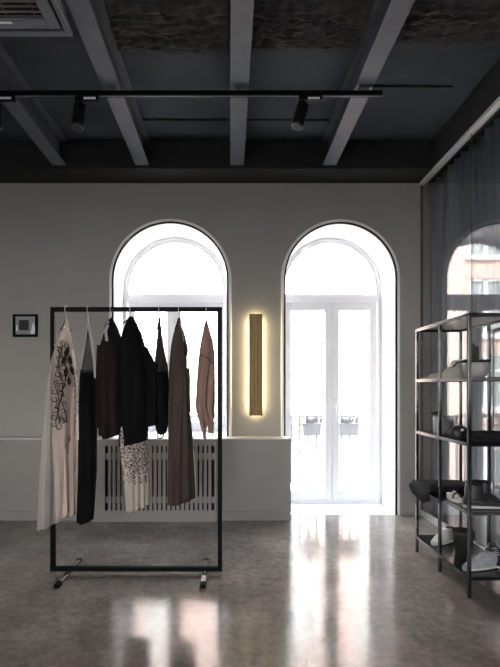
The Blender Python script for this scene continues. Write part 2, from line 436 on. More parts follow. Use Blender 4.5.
# ------------------------------------------------------------------ arched window and glazed door
YW = 4.84
def sweep_frame(mb, path, w, y0, y1, cx, cz):
    rings = []
    for x, z in path:
        n = Vector((cx - x, 0, min(0, cz - z))); n.normalize()
        p = Vector((x, 0, z))
        rings.append([p + Vector((0, y0, 0)), p + n * w + Vector((0, y0, 0)), p + n * w + Vector((0, y1, 0)), p + Vector((0, y1, 0))])
    mb.loft(rings)
def pane_mesh(path, y):
    mb = MB(); mb.prism(path, y, y + .008); return mb
def sash(mb, x0, x1, z0, z1, w, y0, y1, wb=None):
    wb = wb or w
    mb.box(x0, x0 + w, y0, y1, z0, z1); mb.box(x1 - w, x1, y0, y1, z0, z1)
    mb.box(x0 + w, x1 - w, y0, y1, z1 - w, z1); mb.box(x0 + w, x1 - w, y0, y1, z0, z0 + wb)
def arched_unit(root, x0, x1, z0, zt, zb, meet, wb, door):
    cx = (x0 + x1) / 2; r = (x1 - x0) / 2; cz = zt - r
    f = MB(); sweep_frame(f, arch(x0 + .001, x1 - .001, z0, zt - .001, 36), .030, YW, YW + .08, cx, cz)
    f.box(x0 + .04, x1 - .04, YW - .01, YW + .08, zb - .035, zb + .035)
    f.box(x0 + .04, x1 - .04, YW, YW + .08, z0, z0 + .03)
    f.build('frame', M['pvc'], root, bevel=.004)
    s = MB(); sweep_frame(s, arch(x0 + .031, x1 - .031, zb + .035, zt - .031, 36), .022, YW + .012, YW + .06, cx, cz)
    s.box(x0 + .05, x1 - .05, YW + .012, YW + .06, zb + .035, zb + .065)
    fs = s.build('fanlight_sash', M['pvc'], root, bevel=.004)
    pane_mesh(arch(x0 + .045, x1 - .045, zb + .05, zt - .045, 30), YW + .035).build('glass_pane', M['glass'], fs)
    for a, b in ((x0 + .045, meet - .002), (meet + .002, x1 - .045)):
        s = MB(); sash(s, a, b, z0 + .03, zb - .035, .075, YW + .005, YW + .065, wb)
        o = s.build('door_leaf' if door else 'sash', M['mullion'], root, bevel=.006)
        MB().box(a + .06, b - .06, YW + .03, YW + .038, z0 + .03 + wb - .01, zb - .10).build('glass_pane', M['glass'], o)
        if door and a > meet:
            h = MB(); h.box(a + .022, a + .052, YW - .006, YW + .006, .98, 1.14); h.cyl((a + .037, YW - .05, 1.06), (a + .037, YW, 1.06), .009)
            h.cyl((a + .037, YW - .048, 1.06), (a + .037, YW - .048, .95), .009)
            h.build('handle', M['white'], o, bevel=.002)
win = struct(thing('window_1', 'arched white window behind the clothes rack', 'window', ((WW0 + WW1) / 2, YW, SILL)))
arched_unit(win, WW0, WW1, SILL, WZ, 2.185, (WW0 + WW1) / 2 - .02, .075, False)
dr = struct(thing('door_1', 'arched white double glazed door to the balcony', 'door', ((DW0 + DW1) / 2, YW, 0)))
arched_unit(dr, DW0, DW1, .0, DZ, 2.185, 1.10, .10, True)

# ------------------------------------------------------------------ bench with radiator cover
BX1 = .57
be = thing('window_bench', 'long low grey bench with a pale top and slatted radiator cover under the arched window', 'bench', (-1.2, 4.3, 0))
gx0, gx1 = -1.275, -.125
MB().box(XL, gx0, 4.205, D, .085, SILL - .009).box(gx1, BX1, 4.205, D, .085, SILL - .009).box(gx0, gx1, 4.33, D, .0, SILL - .03).build('body', M['bench'], be, bevel=.003)
MB().box(XL, gx0, 4.212, D, 0, .082).build('plinth', M['bench'], be)
MB().box(gx1, BX1 - .004, 4.212, D, 0, .082).build('plinth', M['bench'], be)
MB().box(XL, BX1 + .006, 4.198, D, SILL - .009, SILL).build('bench_top', M['sill'], be, bevel=.002)
g = MB(); yf0, yf1 = 4.172, 4.19
zs0, zs1 = .105, .705
n = 24; a0, a1 = gx0 + .115, gx1 - .02; pitch = (a1 - a0) / n
g.box(gx0, a0, yf0, yf1, 0, SILL - .03); g.box(a1, gx1, yf0, yf1, 0, SILL - .03)
g.box(a0, a1, yf0, yf1, 0, zs0); g.box(a0, a1, yf0, yf1, zs1, SILL - .03); g.box(gx0, gx1, yf0, 4.206, SILL - .03, SILL - .009)
for k in range(1, n): g.box(a0 + k * pitch - pitch * .33, a0 + k * pitch + pitch * .33, yf0, yf1, zs0, zs1)
for z in (.20, .605): g.box(a0, a1, yf1, yf1 + .014, z - .03, z + .03)
g.box(gx0, gx0 + .015, yf1, D, 0, SILL - .03); g.box(gx1 - .015, gx1, yf1, D, 0, SILL - .03)
g.build('radiator_cover', M['bench'], be)
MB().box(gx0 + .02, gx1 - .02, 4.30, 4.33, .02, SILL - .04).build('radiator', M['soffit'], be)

# ------------------------------------------------------------------ wall lamp
lx, lz0, lz1 = .249, .975, 1.953
wl = thing('wall_lamp', 'tall narrow brass wall lamp glowing from behind between the two arches', 'lamp', (lx, D, lz0))
MB().box(lx - .050, lx + .050, D - .042, D - .001, lz0 + .03, lz1 - .03).build('light_strip', M['led'], wl)
s = MB(); s.box(lx - .064, lx + .064, D - .068, D - .050, lz0, lz1)
for k in range(9): s.cyl((lx - .056 + k * .014, D - .068, lz0), (lx - .056 + k * .014, D - .068, lz1), .006, seg=8)
s.build('brass_plate', M['brass'], wl)

# picture frame, a reflection painted inside it as flat grey, dark and white
px0, px1, pz0, pz1 = -2.112, -1.875, 1.738, 1.958
pf = thing('picture_frame', 'small square black picture frame on the wall left of the clothes rack', 'picture', ((px0 + px1) / 2, D, pz0))
s = MB(); sash(s, px0, px1, pz0, pz1, .020, D - .03, D, .024); s.build('frame', M['black'], pf, bevel=.002)
pr = MB().box(px0 + .018, px1 - .018, D - .012, D - .002, pz0 + .02, pz1 - .018).build('print', M['infill_bg'], pf)
MB().box(px0 + .055, px0 + .150, D - .014, D - .0121, pz0 + .065, pz1 - .055).build('dark_shape', M['reflection_dark'], pr)
MB().prism([(px1 - .070, pz0 + .03), (px1 - .026, pz0 + .03), (px1 - .026, pz0 + .10), (px1 - .042, pz0 + .145), (px1 - .058, pz0 + .10)], D - .014, D - .0121).build('white_shape', M['reflection_white'], pr)
MB().prism([(px0 + .024, pz0 + .06), (px0 + .046, pz0 + .06), (px0 + .042, pz0 + .115), (px0 + .028, pz0 + .12)], D - .014, D - .0121).build('white_shape', M['reflection_white'], pr)

# ------------------------------------------------------------------ glass partition and curtain on the right
GX = 1.868
gp = thing('glass_partition', 'clear glass partition along the right side with an aluminium head rail', 'partition', (GX, 2.0, 0))
joints = [D - .012, 3.49, 2.49, 1.49, .49, -.51, -1.5]
for a, b in zip(joints, joints[1:]):
    MB().box(GX, GX + .010, b + .0012, a - .0012, .045, 3.218).build('glass_panel', M['pglass'], gp)
s = MB(); s.box(GX - .022, GX + .03, joints[-1], D - .001, 3.215, 3.245); s.build('head_rail', M['alu'], gp, bevel=.003)
MB().box(GX - .016, GX + .024, joints[-1], D, 0, .052).build('floor_channel', M['alu'], gp, bevel=.003)
MB().box(GX - .006, GX + .016, D - .012, D, .052, 3.215).build('wall_channel', M['steel'], gp)
seal = MB()
for j in joints[1:-1]: seal.box(GX + .001, GX + .009, j - .0012, j + .0012, .05, 3.215)
seal.build('joint_seal', M['steel'], gp)
cu = MB(); rings = []
ny = 640; zs = [.02, .3, .8, 1.4, 2.0, 2.6, 3.0, 3.22]
for z in zs:
    row = []
    for i in range(ny):
        y = 4.34 - i * (5.5 / ny)
        k = y * 2 * PI / .115
        d = .048 * math.sin(k + 1.2 * noise.noise((y * 2.2, 0, z * .25))) + .022 * noise.noise((y * 7, z * .3, 4))
        row.append(Vector((1.985 + d, y + .017 * math.sin(2 * k) , z)))
    rings.append(row)
cu.loft(rings, cap=False, closed=False)
ct = thing('curtain', 'long blue grey curtain hanging in folds behind the glass partition', 'curtain', (1.985, 2.0, 0))
cu.build('curtain_cloth', M['curtain'], ct, smooth=True, solid=.003)
MB().box(1.965, 2.005, -1.2, 4.09, 3.225, 3.245).build('curtain_track', M['soffit'], ct)

# ------------------------------------------------------------------ air conditioner
ax0, ax1, ay0, ay1, az = -1.79, -.875, 1.60, 2.515, 3.205
ac = thing('air_conditioner', 'grey ceiling cassette air conditioner at the upper left', 'air conditioner', ((ax0 + ax1) / 2, (ay0 + ay1) / 2, az))
p = MB(); rw = .036; gw = .016; iw = .066
def ring(mb, x0, x1, y0, y1, w, z0, z1):
    mb.box(x0, x1, y0, y0 + w, z0, z1); mb.box(x0, x1, y1 - w, y1, z0, z1)
    mb.box(x0, x0 + w, y0 + w, y1 - w, z0, z1); mb.box(x1 - w, x1, y0 + w, y1 - w, z0, z1)
ring(p, ax0, ax1, ay0, ay1, rw, az, az + .035)
i0 = rw + gw
p.build('panel', M['ac'], ac, bevel=.006)
MB().box(ax0 + .02, ax1 - .02, ay0 + .02, ay1 - .02, az + .035, az + .05).build('air_slot_backing', M['acdark'], ac)
MB().box(-1.48, -.875, ay0 + .1, ay1 - .1, az + .05, ZC - .002).build('housing', M['ac'], ac)
j0 = i0 + iw
for (x0, x1, y0, y1) in ((ax0 + j0, ax1 - j0, ay1 - j0, ay1 - i0), (ax0 + j0, ax1 - j0, ay0 + i0, ay0 + j0), (ax0 + i0, ax0 + j0 - .003, ay0 + i0, ay1 - i0), (ax1 - j0 + .003, ax1 - i0, ay0 + i0, ay1 - i0)):
    MB().box(x0, x1, y0, y1, az + .002, az + .016).build('louvre', M['ac'], ac, bevel=.004)
gq = MB(); q0 = i0 + iw
for k in range(22):
    y = ay0 + q0 + .01 + k * ((ay1 - ay0 - 2 * q0 - .02) / 21)
    gq.box(ax0 + q0, ax1 - q0, y - .006, y + .006, az + .008, az + .014)
for k in range(5):
    x = ax0 + q0 + .04 + k * ((ax1 - ax0 - 2 * q0 - .08) / 4)
    gq.box(x - .005, x + .005, ay0 + q0, ay1 - q0, az + .014, az + .022)
gq.build('intake_grille', M['acgrille'], ac)
MB().box(-1.262, -1.17, ay1 - j0 + .012, ay1 - j0 + .026, az + .0002, az + .0022).build('badge', M['white'], ac)

# ------------------------------------------------------------------ lighting track and spotlights
TY, TZ = 3.05, 3.235
tr = thing('lighting_track', 'thin black lighting track crossing the ceiling under the beams', 'lighting track', (0, TY, TZ))
s = MB(); s.box(XL + .6, 1.03, TY - .017, TY + .017, TZ - .014, TZ + .016); s.build('track_rail', M['black'], tr, bevel=.002)
MB().box(XL + .6, 1.028, TY - .006, TY + .006, TZ - .0165, TZ - .0142).build('conductor_slot', M['steel'], tr)
for x in (-1.555, -.80, .064, .905):
    MB().box(x - .03, x + .03, TY - .024, TY + .024, TZ + .016, 3.27).build('beam_clip', M['steel'], tr, bevel=.003)
def spot(px, axis, lab, flip):
    x = (px - 230) * TY / F
    t = thing('track_spotlight', lab, 'spotlight', (x, TY, TZ - .0165), 'track spotlights')
    a0 = .02 * flip
    MB().box(x + min(-.03, .13 * flip), x + max(.03, .13 * flip), TY - .016, TY + .016, TZ - .046, TZ - .0168).build('adapter', M['black'], t, bevel=.003)
    MB().box(x + .03 * flip if flip > 0 else x - .11, x + .11 if flip > 0 else x - .03, TY - .0175, TY - .0163, TZ - .044, TZ - .030).build('label_plate', M['white'], t)
    MB().cyl((x, TY, TZ - .046), (x, TY, TZ - .085), .010, seg=12).build('stem', M['black'], t, smooth=False)
    a = Vector(axis).normalized(); c0 = Vector((x, TY, TZ - .075)); c1 = c0 + a * .165
    hd = MB().cyl(c0, c1, .041, .043, 28).build('lamp_head', M['blackplastic'], t, bevel=.006)
    MB().cyl(c1 - a * .004, c1 + a * .006, .036, .036, 24).build('lens_ring', M['steel'], hd)
    MB().cyl(c1 + a * .004, c1 + a * .0075, .028, .028, 24).build('lens', M['blackplastic'], hd)
    return t
spot(80, (-.06, -.12, -1), 'black track spotlight right of the air conditioner, left of the middle beam', 1)
spot(303, (-.28, -.15, -1), 'black tilted track spotlight near the right end of the track', 1)
spot(-4, (.03, -.1, -1), 'black track spotlight cut off by the left edge of the photo', 1)

# ------------------------------------------------------------------ clothes rack
RY = 3.0
rx0, rx1, rzt = -1.18, -.067, 1.767
rk = thing('clothes_rack', 'tall black rectangular metal clothes rack standing on the concrete floor', 'clothes rack', (-.62, RY, 0))
h = .0145
MB().box(rx0 - h, rx0 + h, RY - h, RY + h, .024, rzt + h).build('post', M['black'], rk, bevel=.002)
MB().box(rx1 - h, rx1 + h, RY - h, RY + h, .024, rzt + h).build('post', M['black'], rk, bevel=.002)
MB().box(rx0 + h, rx1 - h, RY - h, RY + h, rzt - h, rzt + h).build('hanging_rail', M['black'], rk, bevel=.002)
MB().box(rx0 + h, rx1 - h, RY - h, RY + h, .024, .053).build('bottom_rail', M['black'], rk, bevel=.002)
for x in (-1.076, -.168):
    f = MB(); f.box(x - .017, x + .017, 2.80, 3.22, .004, .024)
    f.box(x - .012, x + .012, RY - .02, RY + .02, .02, .026)
    o = f.build('foot', M['footmetal'], rk, bevel=.003)
    MB().box(x - .018, x + .018, 2.792, 2.845, .0, .0255).build('end_cap', M['black'], o, bevel=.003)
    MB().box(x - .018, x + .018, 3.19, 3.226, .0, .0255).build('end_cap', M['black'], o, bevel=.003)

def lerp_rows(outline, N):
    rows = []; y0 = outline[0][0]; y1 = outline[-1][0]
    for i in range(N + 1):
        y = y0 + (y1 - y0) * i / N
        for (a, la, ra), (b, lb, rb) in zip(outline, outline[1:]):
            if a <= y <= b + 1e-6:
                t = (y - a) / (b - a); t2 = t
                rows.append((y, la + (lb - la) * t2, ra + (rb - ra) * t2)); break
    return rows
def cloth(outline, theta=50, b=.06, pleats=9, amp=.10, seed=0, hem=None, Y=RY, N=44, Mseg=72, wob=.004, start=.25):
    """hanging tube of cloth: width follows the garment, folds deepen to the hem"""
    th = math.radians(theta); e1 = Vector((math.cos(th), math.sin(th), 0)); e2 = Vector((-math.sin(th), math.cos(th), 0))
    rows = lerp_rows(outline, N); mb = MB(); rings = []
    for i, (py, l, r) in enumerate(rows):
        t = i / N
        c = at((l + r) / 2, py, Y); hw = max(.004, (r - l) / 2 * Y / F)
        bb = min(b * min(1, .25 + t * 2.2), hw * .95 / max(.05, math.sin(th)))
        a = math.sqrt(max(1e-6, hw * hw - (bb * math.sin(th)) ** 2)) / math.cos(th)
        c.x += wob * noise.noise((t * 5, seed, 0)); row = []
        for k in range(Mseg):
            p = k * 2 * PI / Mseg
            fold = math.sin(pleats * p + seed + 1.5 * noise.noise((seed, t * 1.5, p))) + .6 * noise.noise((3 * math.cos(p), 3 * math.sin(p) + seed, t * 3))
            f = 1 + 2.6 * amp * max(0, (t - start * .3)) ** .7 * fold * .6 - amp * .25
            q = c + e1 * (a * math.cos(p) * f) + e2 * (bb * math.sin(p) * f)
            if hem: q.z += hem(p, (q.x - c.x) / hw) * t ** 6
            row.append(q)
        xs = [q.x / q.y for q in row]; lo, hi = min(xs), max(xs)
        la, ra = (l - 230) / F, (r - 230) / F
        for q in row: q.x = (la + (q.x / q.y - lo) / (hi - lo) * (ra - la)) * q.y
        rings.append(row)
    mb.loft(rings, cap=False); top = mb.bm.verts
    mb.bm.verts.ensure_lookup_table()
    mb.bm.faces.new([mb.bm.verts[k] for k in range(Mseg)])
    return mb
def strap(pts, w=.010, th=.003, Y=RY):
    mb = MB(); rings = []
    P = [at(x, y, Y) for x, y in pts]
    for i, p in enumerate(P):
        t = (P[min(i + 1, len(P) - 1)] - P[max(i - 1, 0)]).normalized(); nrm = Vector((t.z, 0, -t.x))
        rings.append([p + nrm * w / 2 + Vector((0, -th, 0)), p - nrm * w / 2 + Vector((0, -th, 0)), p - nrm * w / 2 + Vector((0, th, 0)), p + nrm * w / 2 + Vector((0, th, 0))])
    mb.loft(rings); return mb
def hanger(px, neck, half, drop, theta, lab):
    """thin wire hanger: hook over the rail, neck, two sloping arms"""
    th = math.radians(theta); e = Vector((math.cos(th), math.sin(th), 0)); x = (px - 230) * RY / F
    t = thing('clothes_hanger', lab, 'hanger', (x, RY, rzt + h), 'clothes hangers on the rack')
    top = Vector((x, RY, rzt)); R = .0235; pts = []
    for k in range(15):
        a = math.radians(-50 + k * 16.5)
        pts.append(top + Vector((0, R * math.cos(a), R * math.sin(a))))
    zn = at(px, neck, RY).z
    pts += [Vector((x, RY - .010, rzt - .030)), Vector((x, RY, rzt - .040)), Vector((x, RY, zn))]
    MB().tube(pts, .0022, 6).build('hook', M['alu'], t, smooth=True)
    half *= .55; drop *= .8; nk = Vector((x, RY, zn)); L = nk - e * half + Vector((0, 0, -drop)); Rr = nk + e * half + Vector((0, 0, -drop))
    MB().tube([L, nk + Vector((0, 0, .002)), Rr], .004, 6).build('arms', M['black'], t, smooth=True)
    return t
def garment(name, label, cat, px, py=318):
    p = at(px, py, RY); return thing(name, label, cat, (p.x, RY, 0), 'clothes hanging on the rack')

# 1 sheer dress with dark embroidery
hanger(66, 319, .07, .10, 52, 'clothes hanger at the left end of the rack, holding the sheer embroidered dress')
from mathutils.bvhtree import BVHTree
g1 = garment('dress', 'long sheer pale pink dress with dark scroll embroidery at the left end of the rack', 'dress', 66)
g1o = cloth([(319, 65, 67.5), (330, 61.5, 70), (345, 56, 73), (360, 51, 76), (380, 47.5, 78), (420, 43, 79), (440, 41.5, 79), (480, 39, 78), (508, 37, 77), (519, 37, 76.5)],
      52, .085, 7, .10, 1, hem=lambda p, u: -.035 * max(0, -u) + .02 * max(0, u), N=50)
g1o.bm.normal_update(); skin = BVHTree.FromBMesh(g1o.bm)
def on_skin(px, py):            # point of the dress front under a point of its outline
    d = at(px, py, 1.0) - Vector((0, 0, EYE)); hit = skin.ray_cast(Vector((0, 0, EYE)), d.normalized())[0]
    return (hit if hit else at(px, py, RY - .06)) - d.normalized() * .003
def scroll(mb, px, py, size, ang, turn, r=.0028):
    pts = []
    for k in range(22):
        t = k / 21; rad = size * (1 - .78 * t); a = ang + turn * t * 2.1 * PI
        pts.append(on_skin(px + rad * math.cos(a), py + rad * math.sin(a)))
    mb.tube(pts, [r * (.5 + .5 * math.sin(PI * min(1, .15 + k / 21))) for k in range(22)], 5)
em = MB(); rr = random.Random(3)
for k in range(34):
    q = k / 33; py = 343 + 84 * q
    scroll(em, 60.5 + 5.0 * math.sin(k * 1.9) + (1.5 if q < .4 else -1.5), py, 2.3 + 1.6 * rr.random(), k * 1.3, 1 if k % 2 else -1)
for k in range(12):
    scroll(em, 75.4 + 1.0 * math.sin(k * 2.3), 366 + k * 6.2, 1.7, k * 2.0, -1 if k % 2 else 1, .0020)
for k in range(3):
    em.tube([on_skin(57 + 3.5 * k + 2.5 * math.sin(j * .8 + k * 2), 345 + j * 6) for j in range(14)], .0022, 5)
g1o.build('overdress', M['tulle'], g1, smooth=True)
em.build('embroidery', M['browncloth'], g1, smooth=True)
cloth([(324, 64.5, 68), (335, 62, 70.5), (350, 58, 73), (370, 55, 75.5), (400, 53, 76), (440, 52, 76), (480, 54.5, 76), (514, 56, 76)],
      52, .06, 8, .12, 4, hem=lambda p, u: .012 * math.sin(6 * p)).build('slip', M['slip'], g1, smooth=True, solid=.002)
cloth([(430, 51.5, 72.5), (435, 51.5, 72.5), (441, 51.5, 72.5)], 52, .068, 3, .02, 2, N=4).build('ribbon_belt', M['tan'], g1, smooth=True, solid=.003)
strap([(72.5, 350), (75, 366), (77.3, 385), (77.6, 410), (77.8, 440)], .013, .003, RY - .05).build('lace_edging', M['laceedge'], g1)
# dark applique leaves on the bodice
ap = MB()
for (cx, cy, a, l) in ((67, 352, 70, 13), (70, 360, 100, 12), (64, 360, 60, 11), (72, 370, 105, 12), (66, 372, 85, 12), (69, 381, 95, 10)):
    c = at(cx, cy, RY - .078); d = Vector((math.cos(math.radians(a)), 0, math.sin(math.radians(a)))) * l * .5 * RY / F; nn = Vector((-d.z, 0, d.x)) * .34
    vs = [ap.bm.verts.new(c + v) for v in (d, nn + d * .2, nn * .8 - d * .5, -d, -nn * .8 - d * .5, -nn + d * .2)]
    ap.bm.faces.new(vs)
ap.build('applique', M['browncloth'], g1, solid=.002)

# 2 long black slip dress with pale straps
hanger(88, 325, .045, .12, 55, 'clothes hanger holding the long black slip dress')
g2 = garment('dress', 'long plain black slip dress with a grey net yoke and pale straps', 'dress', 88)
cloth([(370, 80.5, 95), (380, 79.5, 96.5), (420, 78.5, 97), (470, 78, 97), (522, 76.5, 93.5)], 50, .055, 7, .09, 2, hem=lambda p, u: .02 * max(0, u)).build('skirt', M['blackcloth'], g2, smooth=True, solid=.002)
cloth([(326, 87, 89), (340, 85.2, 91), (355, 83, 93), (373, 80.6, 95)], 50, .03, 3, .05, 3, N=14).build('net_yoke', M['greynet'], g2, smooth=True)
strap([(87.5, 325), (84.5, 345), (82, 360), (80.5, 374)], .008, .002, RY - .035).build('strap', M['palestrap'], g2)
strap([(88.5, 325), (91.5, 340), (94, 360), (95.5, 378)], .016, .002, RY - .035).build('strap', M['palestrap'], g2)

# 3 dark brown blouse
hanger(111, 318, .085, .07, 52, 'clothes hanger holding the dark brown blouse')
g3 = garment('blouse', 'dark brown blouse with a pale collar tie, left of the black jacket', 'blouse', 111)
cloth([(319, 109, 113), (326, 105.5, 117), (336, 101.5, 121), (348, 97.5, 123), (370, 97, 124), (400, 97.5, 126), (436, 98.5, 126)], 48, .075, 6, .09, 5, hem=lambda p, u: .01 * math.sin(3 * p)).build('bodice', M['browncloth'], g3, smooth=True, solid=.002)
strap([(108, 325), (105.5, 331), (106.5, 337), (107, 341)], .018, .003, RY - .085).build('collar_tie', M['palestrap'], g3)
cloth([(345, 97, 103), (370, 96, 103.5), (400, 95.5, 103.5), (428, 95.5, 102.5)], 40, .035, 3, .08, 7, Y=RY - .06).build('sleeve', M['browncloth'], g3, smooth=True, solid=.002)
strap([(109, 321), (103, 333), (99, 345)], .007, .003, RY - .08).build('piping', M['palestrap'], g3)

# 4 black jacket
hanger(130.5, 317, .10, .06, 45, 'clothes hanger holding the wide black jacket')
g4 = garment('jacket', 'wide black jacket with one sleeve hanging out to the right', 'jacket', 130.5)
cloth([(317, 128.5, 133), (323, 126, 136), (333, 122.5, 141.5), (346, 119.5, 145), (360, 118.5, 148.5), (400, 118.5, 149.5), (425, 118.5, 148.5), (443, 119, 147)], 42, .085, 5, .06, 8, hem=lambda p, u: .02 * u).build('jacket_body', M['blackcloth'], g4, smooth=True, solid=.003)
cloth([(347, 140, 147), (356, 143, 151.5), (364, 144.5, 155.5), (373, 145, 158), (395, 146, 158.5), (420, 146, 158), (426, 146, 158)], 35, .055, 4, .08, 9, Y=RY - .02, hem=lambda p, u: .012 * u).build('sleeve', M['blackcloth'], g4, smooth=True, solid=.003)
MB().tube([at(127, 322, RY - .05), at(129, 320, RY - .045), at(132, 320, RY - .045), at(134.5, 323, RY - .05)], .012, 8).build('collar', M['blackcloth'], g4, smooth=True)

# 5 cream lace dress below the jacket
g5 = garment('lace_dress', 'cream pleated dress hem with a lace band, showing below the black jacket', 'dress', 134)
cloth([(360, 124, 142), (400, 121.5, 146), (440, 119.5, 148.5), (460, 121, 149), (482, 123.5, 149.8)], 42, .07, 6, .05, 3).build('lace_band', M['lacetop'], g5, smooth=True)
cloth([(456, 121.8, 148.0), (478, 123.4, 149.4), (507, 126, 150.2)], 42, .068, 12, .11, 6, hem=lambda p, u: .02 * u + .006 * math.sin(9 * p), start=0).build('pleated_skirt', M['cream'], g5, smooth=True, solid=.002)

# 6 narrow smoky jacket
hanger(159.3, 318, .04, .10, 60, 'clothes hanger holding the narrow smoky brown top')
g6 = garment('blouse', 'narrow smoky dark top between the black jacket and the taupe dress', 'blouse', 159.3)
cloth([(318, 158.6, 160.2), (330, 158, 161.5), (345, 156.5, 163.3), (358, 155, 166), (372, 154, 168.5)], 55, .04, 4, .06, 11, N=20).build('yoke', M['greycloth'], g6, smooth=True, solid=.002)
cloth([(364, 154.5, 167.5), (385, 153.5, 169), (410, 154, 169), (425, 155, 168.2), (435, 157.0, 166)], 55, .05, 5, .08, 12, hem=lambda p, u: .015 * abs(u)).build('bodice', M['blackcloth'], g6, smooth=True, solid=.002)
MB().tube([at(157.5, 433, RY - .02), at(158, 438, RY - .02), at(160.5, 438.5, RY - .02), at(163, 437, RY - .02), at(164, 432, RY - .02)], .0045, 6).build('cuff_strap', M['blackcloth'], g6, smooth=True)

# 7 long taupe dress
hanger(178.8, 318, .065, .10, 52, 'clothes hanger holding the long taupe dress')
g7 = garment('dress', 'long dark taupe dress with a frilled sleeve, second from the right on the rack', 'dress', 178.8)
cloth([(318, 178, 180), (326, 175.8, 181.5), (336, 173, 184), (348, 171, 186.5), (362, 169.5, 187), (380, 168.8, 187), (400, 168.3, 188.5), (420, 168.3, 190.5), (445, 168.3, 193), (475, 168, 194.3), (501, 167.5, 195.3)], 50, .075, 8, .09, 14, hem=lambda p, u: .012 * u).build('gown', M['taupe'], g7, smooth=True, solid=.002)
cloth([(330, 181.5, 183.5), (340, 182, 186), (350, 182.5, 188.2), (356, 183, 187.5)], 40, .03, 5, .12, 15, N=14, Y=RY - .03).build('sleeve_frill', M['greycloth'], g7, smooth=True, solid=.002)
cloth([(368, 186, 189.5), (380, 186.5, 190.2), (395, 187, 190), (412, 188.5, 191)], 40, .02, 3, .08, 16, N=14, Y=RY - .02).build('tie_end', M['taupe'], g7, smooth=True, solid=.002)
strap([(190.6, 420), (193.6, 450), (195.2, 478), (196.3, 500)], .007, .003, RY + .02).build('lining_edge', M['taupelight'], g7)
strap([(180, 323), (182.5, 332), (184, 342)], .005, .002, RY - .05).build('strap', M['palestrap'], g7)

# 8 dusty pink blouse
hanger(206.3, 320, .05, .09, 50, 'clothes hanger at the right end of the rack, holding the dusty pink blouse')
g8 = garment('blouse', 'dusty pink blouse with ragged tied hem at the right end of the rack', 'blouse', 206.3)
cloth([(322, 205.5, 207.3), (330, 203.5, 209.5), (340, 201.2, 212.5), (350, 199.6, 214), (358, 198.7, 214.8), (380, 197, 215), (405, 195.6, 215), (418, 198, 214.6), (433, 203.5, 213.5)], 45, .06, 7, .20, 18, hem=lambda p, u: .05 * max(0, math.sin(2.5 * p)) ).build('bodice', M['pink'], g8, smooth=True, solid=.002)
MB().tube([at(199, 356, RY - .055), at(203, 355, RY - .072), at(207, 357.5, RY - .08), at(211, 362, RY - .075), at(214.3, 364, RY - .055)], .003, 6).build('yoke_seam', M['pinkdark'], g8, smooth=True)
cloth([(400, 195.4, 198.5), (410, 196, 200), (422, 199.5, 203), (432, 202.5, 205.6), (441, 204, 206.5)], 40, .02, 3, .1, 19, N=16, Y=RY - .03).build('tie_end', M['pink'], g8, smooth=True, solid=.002)
strap([(208.5, 425), (208.8, 434), (211, 435.5), (213.2, 434), (213.5, 422)], .006, .002, RY - .02).build('tie_loop', M['pinkdark'], g8)

# ------------------------------------------------------------------ shelving unit on the right
SX0, SX1, SY0, SY1 = 1.418, 1.748, 2.668, 3.412
ST = 1.685
sh = thing('shelf_rack', 'open black metal shelving unit in front of the glass partition', 'shelves', ((SX0 + SX1) / 2, (SY0 + SY1) / 2, 0))
pw = .0095
def post(x, y): MB().box(x - pw, x + pw, y - pw, y + pw, 0, ST - .02).build('post', M['blackmetal'], sh, bevel=.002)
for x in (SX0, SX1):
    for y in (SY0, (SY0 + SY1) / 2, SY1): post(x, y)
levels = [.115, .500, .907, 1.297]
tp = MB(); ring(tp, SX0 - pw, SX1 + pw, SY0 - pw, SY1 + pw, .025, ST - .02, ST + .004)
tp.build('top_frame', M['blackmetal'], sh, bevel=.002)
MB().box(SX0 + pw, SX1 - pw, SY0 + pw, SY1 - pw, ST - .004, ST + .002).build('top_panel', M['shelf'], sh)
def edge_frame(mb, z):
    for x in (SX0, SX1):
        for a, b in ((SY0 + pw, (SY0 + SY1) / 2 - pw), ((SY0 + SY1) / 2 + pw, SY1 - pw)): mb.box(x - pw, x + pw, a, b, z - .010, z + .012)
    for y in (SY0, SY1): mb.box(SX0 + pw, SX1 - pw, y - pw, y + pw, z - .010, z + .012)
for z in levels:
    s = MB(); edge_frame(s, z)
    o = s.build('shelf', M['blackmetal'], sh, bevel=.002)
    MB().box(SX0 + pw, SX1 - pw, SY0 + pw, SY1 - pw, z + .004, z + .012).build('shelf_panel', M['shelfedge'], o)
L4, L3, L2, L1 = [z + .0125 for z in levels]

# lumps of folded cloth
def lump(cx, cy, z0, ax, ay, hz, seed, rough=.25, seg=28, rows=12, power=.6, rot=0, lean=(0, 0)):
    mb = MB(); rings = []
    for j in range(rows + 1):
        t = j / rows; r = (1 - t ** 2.6) ** power * (.90 + .10 * math.sin(min(1, t * 3) * PI / 2)); z = z0 + hz * t; ringp = []
        for k in range(seg):
            a = k * 2 * PI / seg
            f = r * (1 + rough * noise.noise((math.cos(a) * 1.6 + seed, math.sin(a) * 1.6, t * 2.5)) + rough * .4 * noise.noise((math.cos(a) * 5 + seed, math.sin(a) * 5, t * 7)))
            x, y = ax * math.cos(a) * f, ay * math.sin(a) * f
            ringp.append(Vector((cx + lean[0] * t + x * math.cos(rot) - y * math.sin(rot), cy + lean[1] * t + x * math.sin(rot) + y * math.cos(rot),
                                 z + (0 if j == 0 else rough * .12 * hz * noise.noise((a, t * 3, seed))))))
        rings.append(ringp)
    mb.loft(rings); return mb
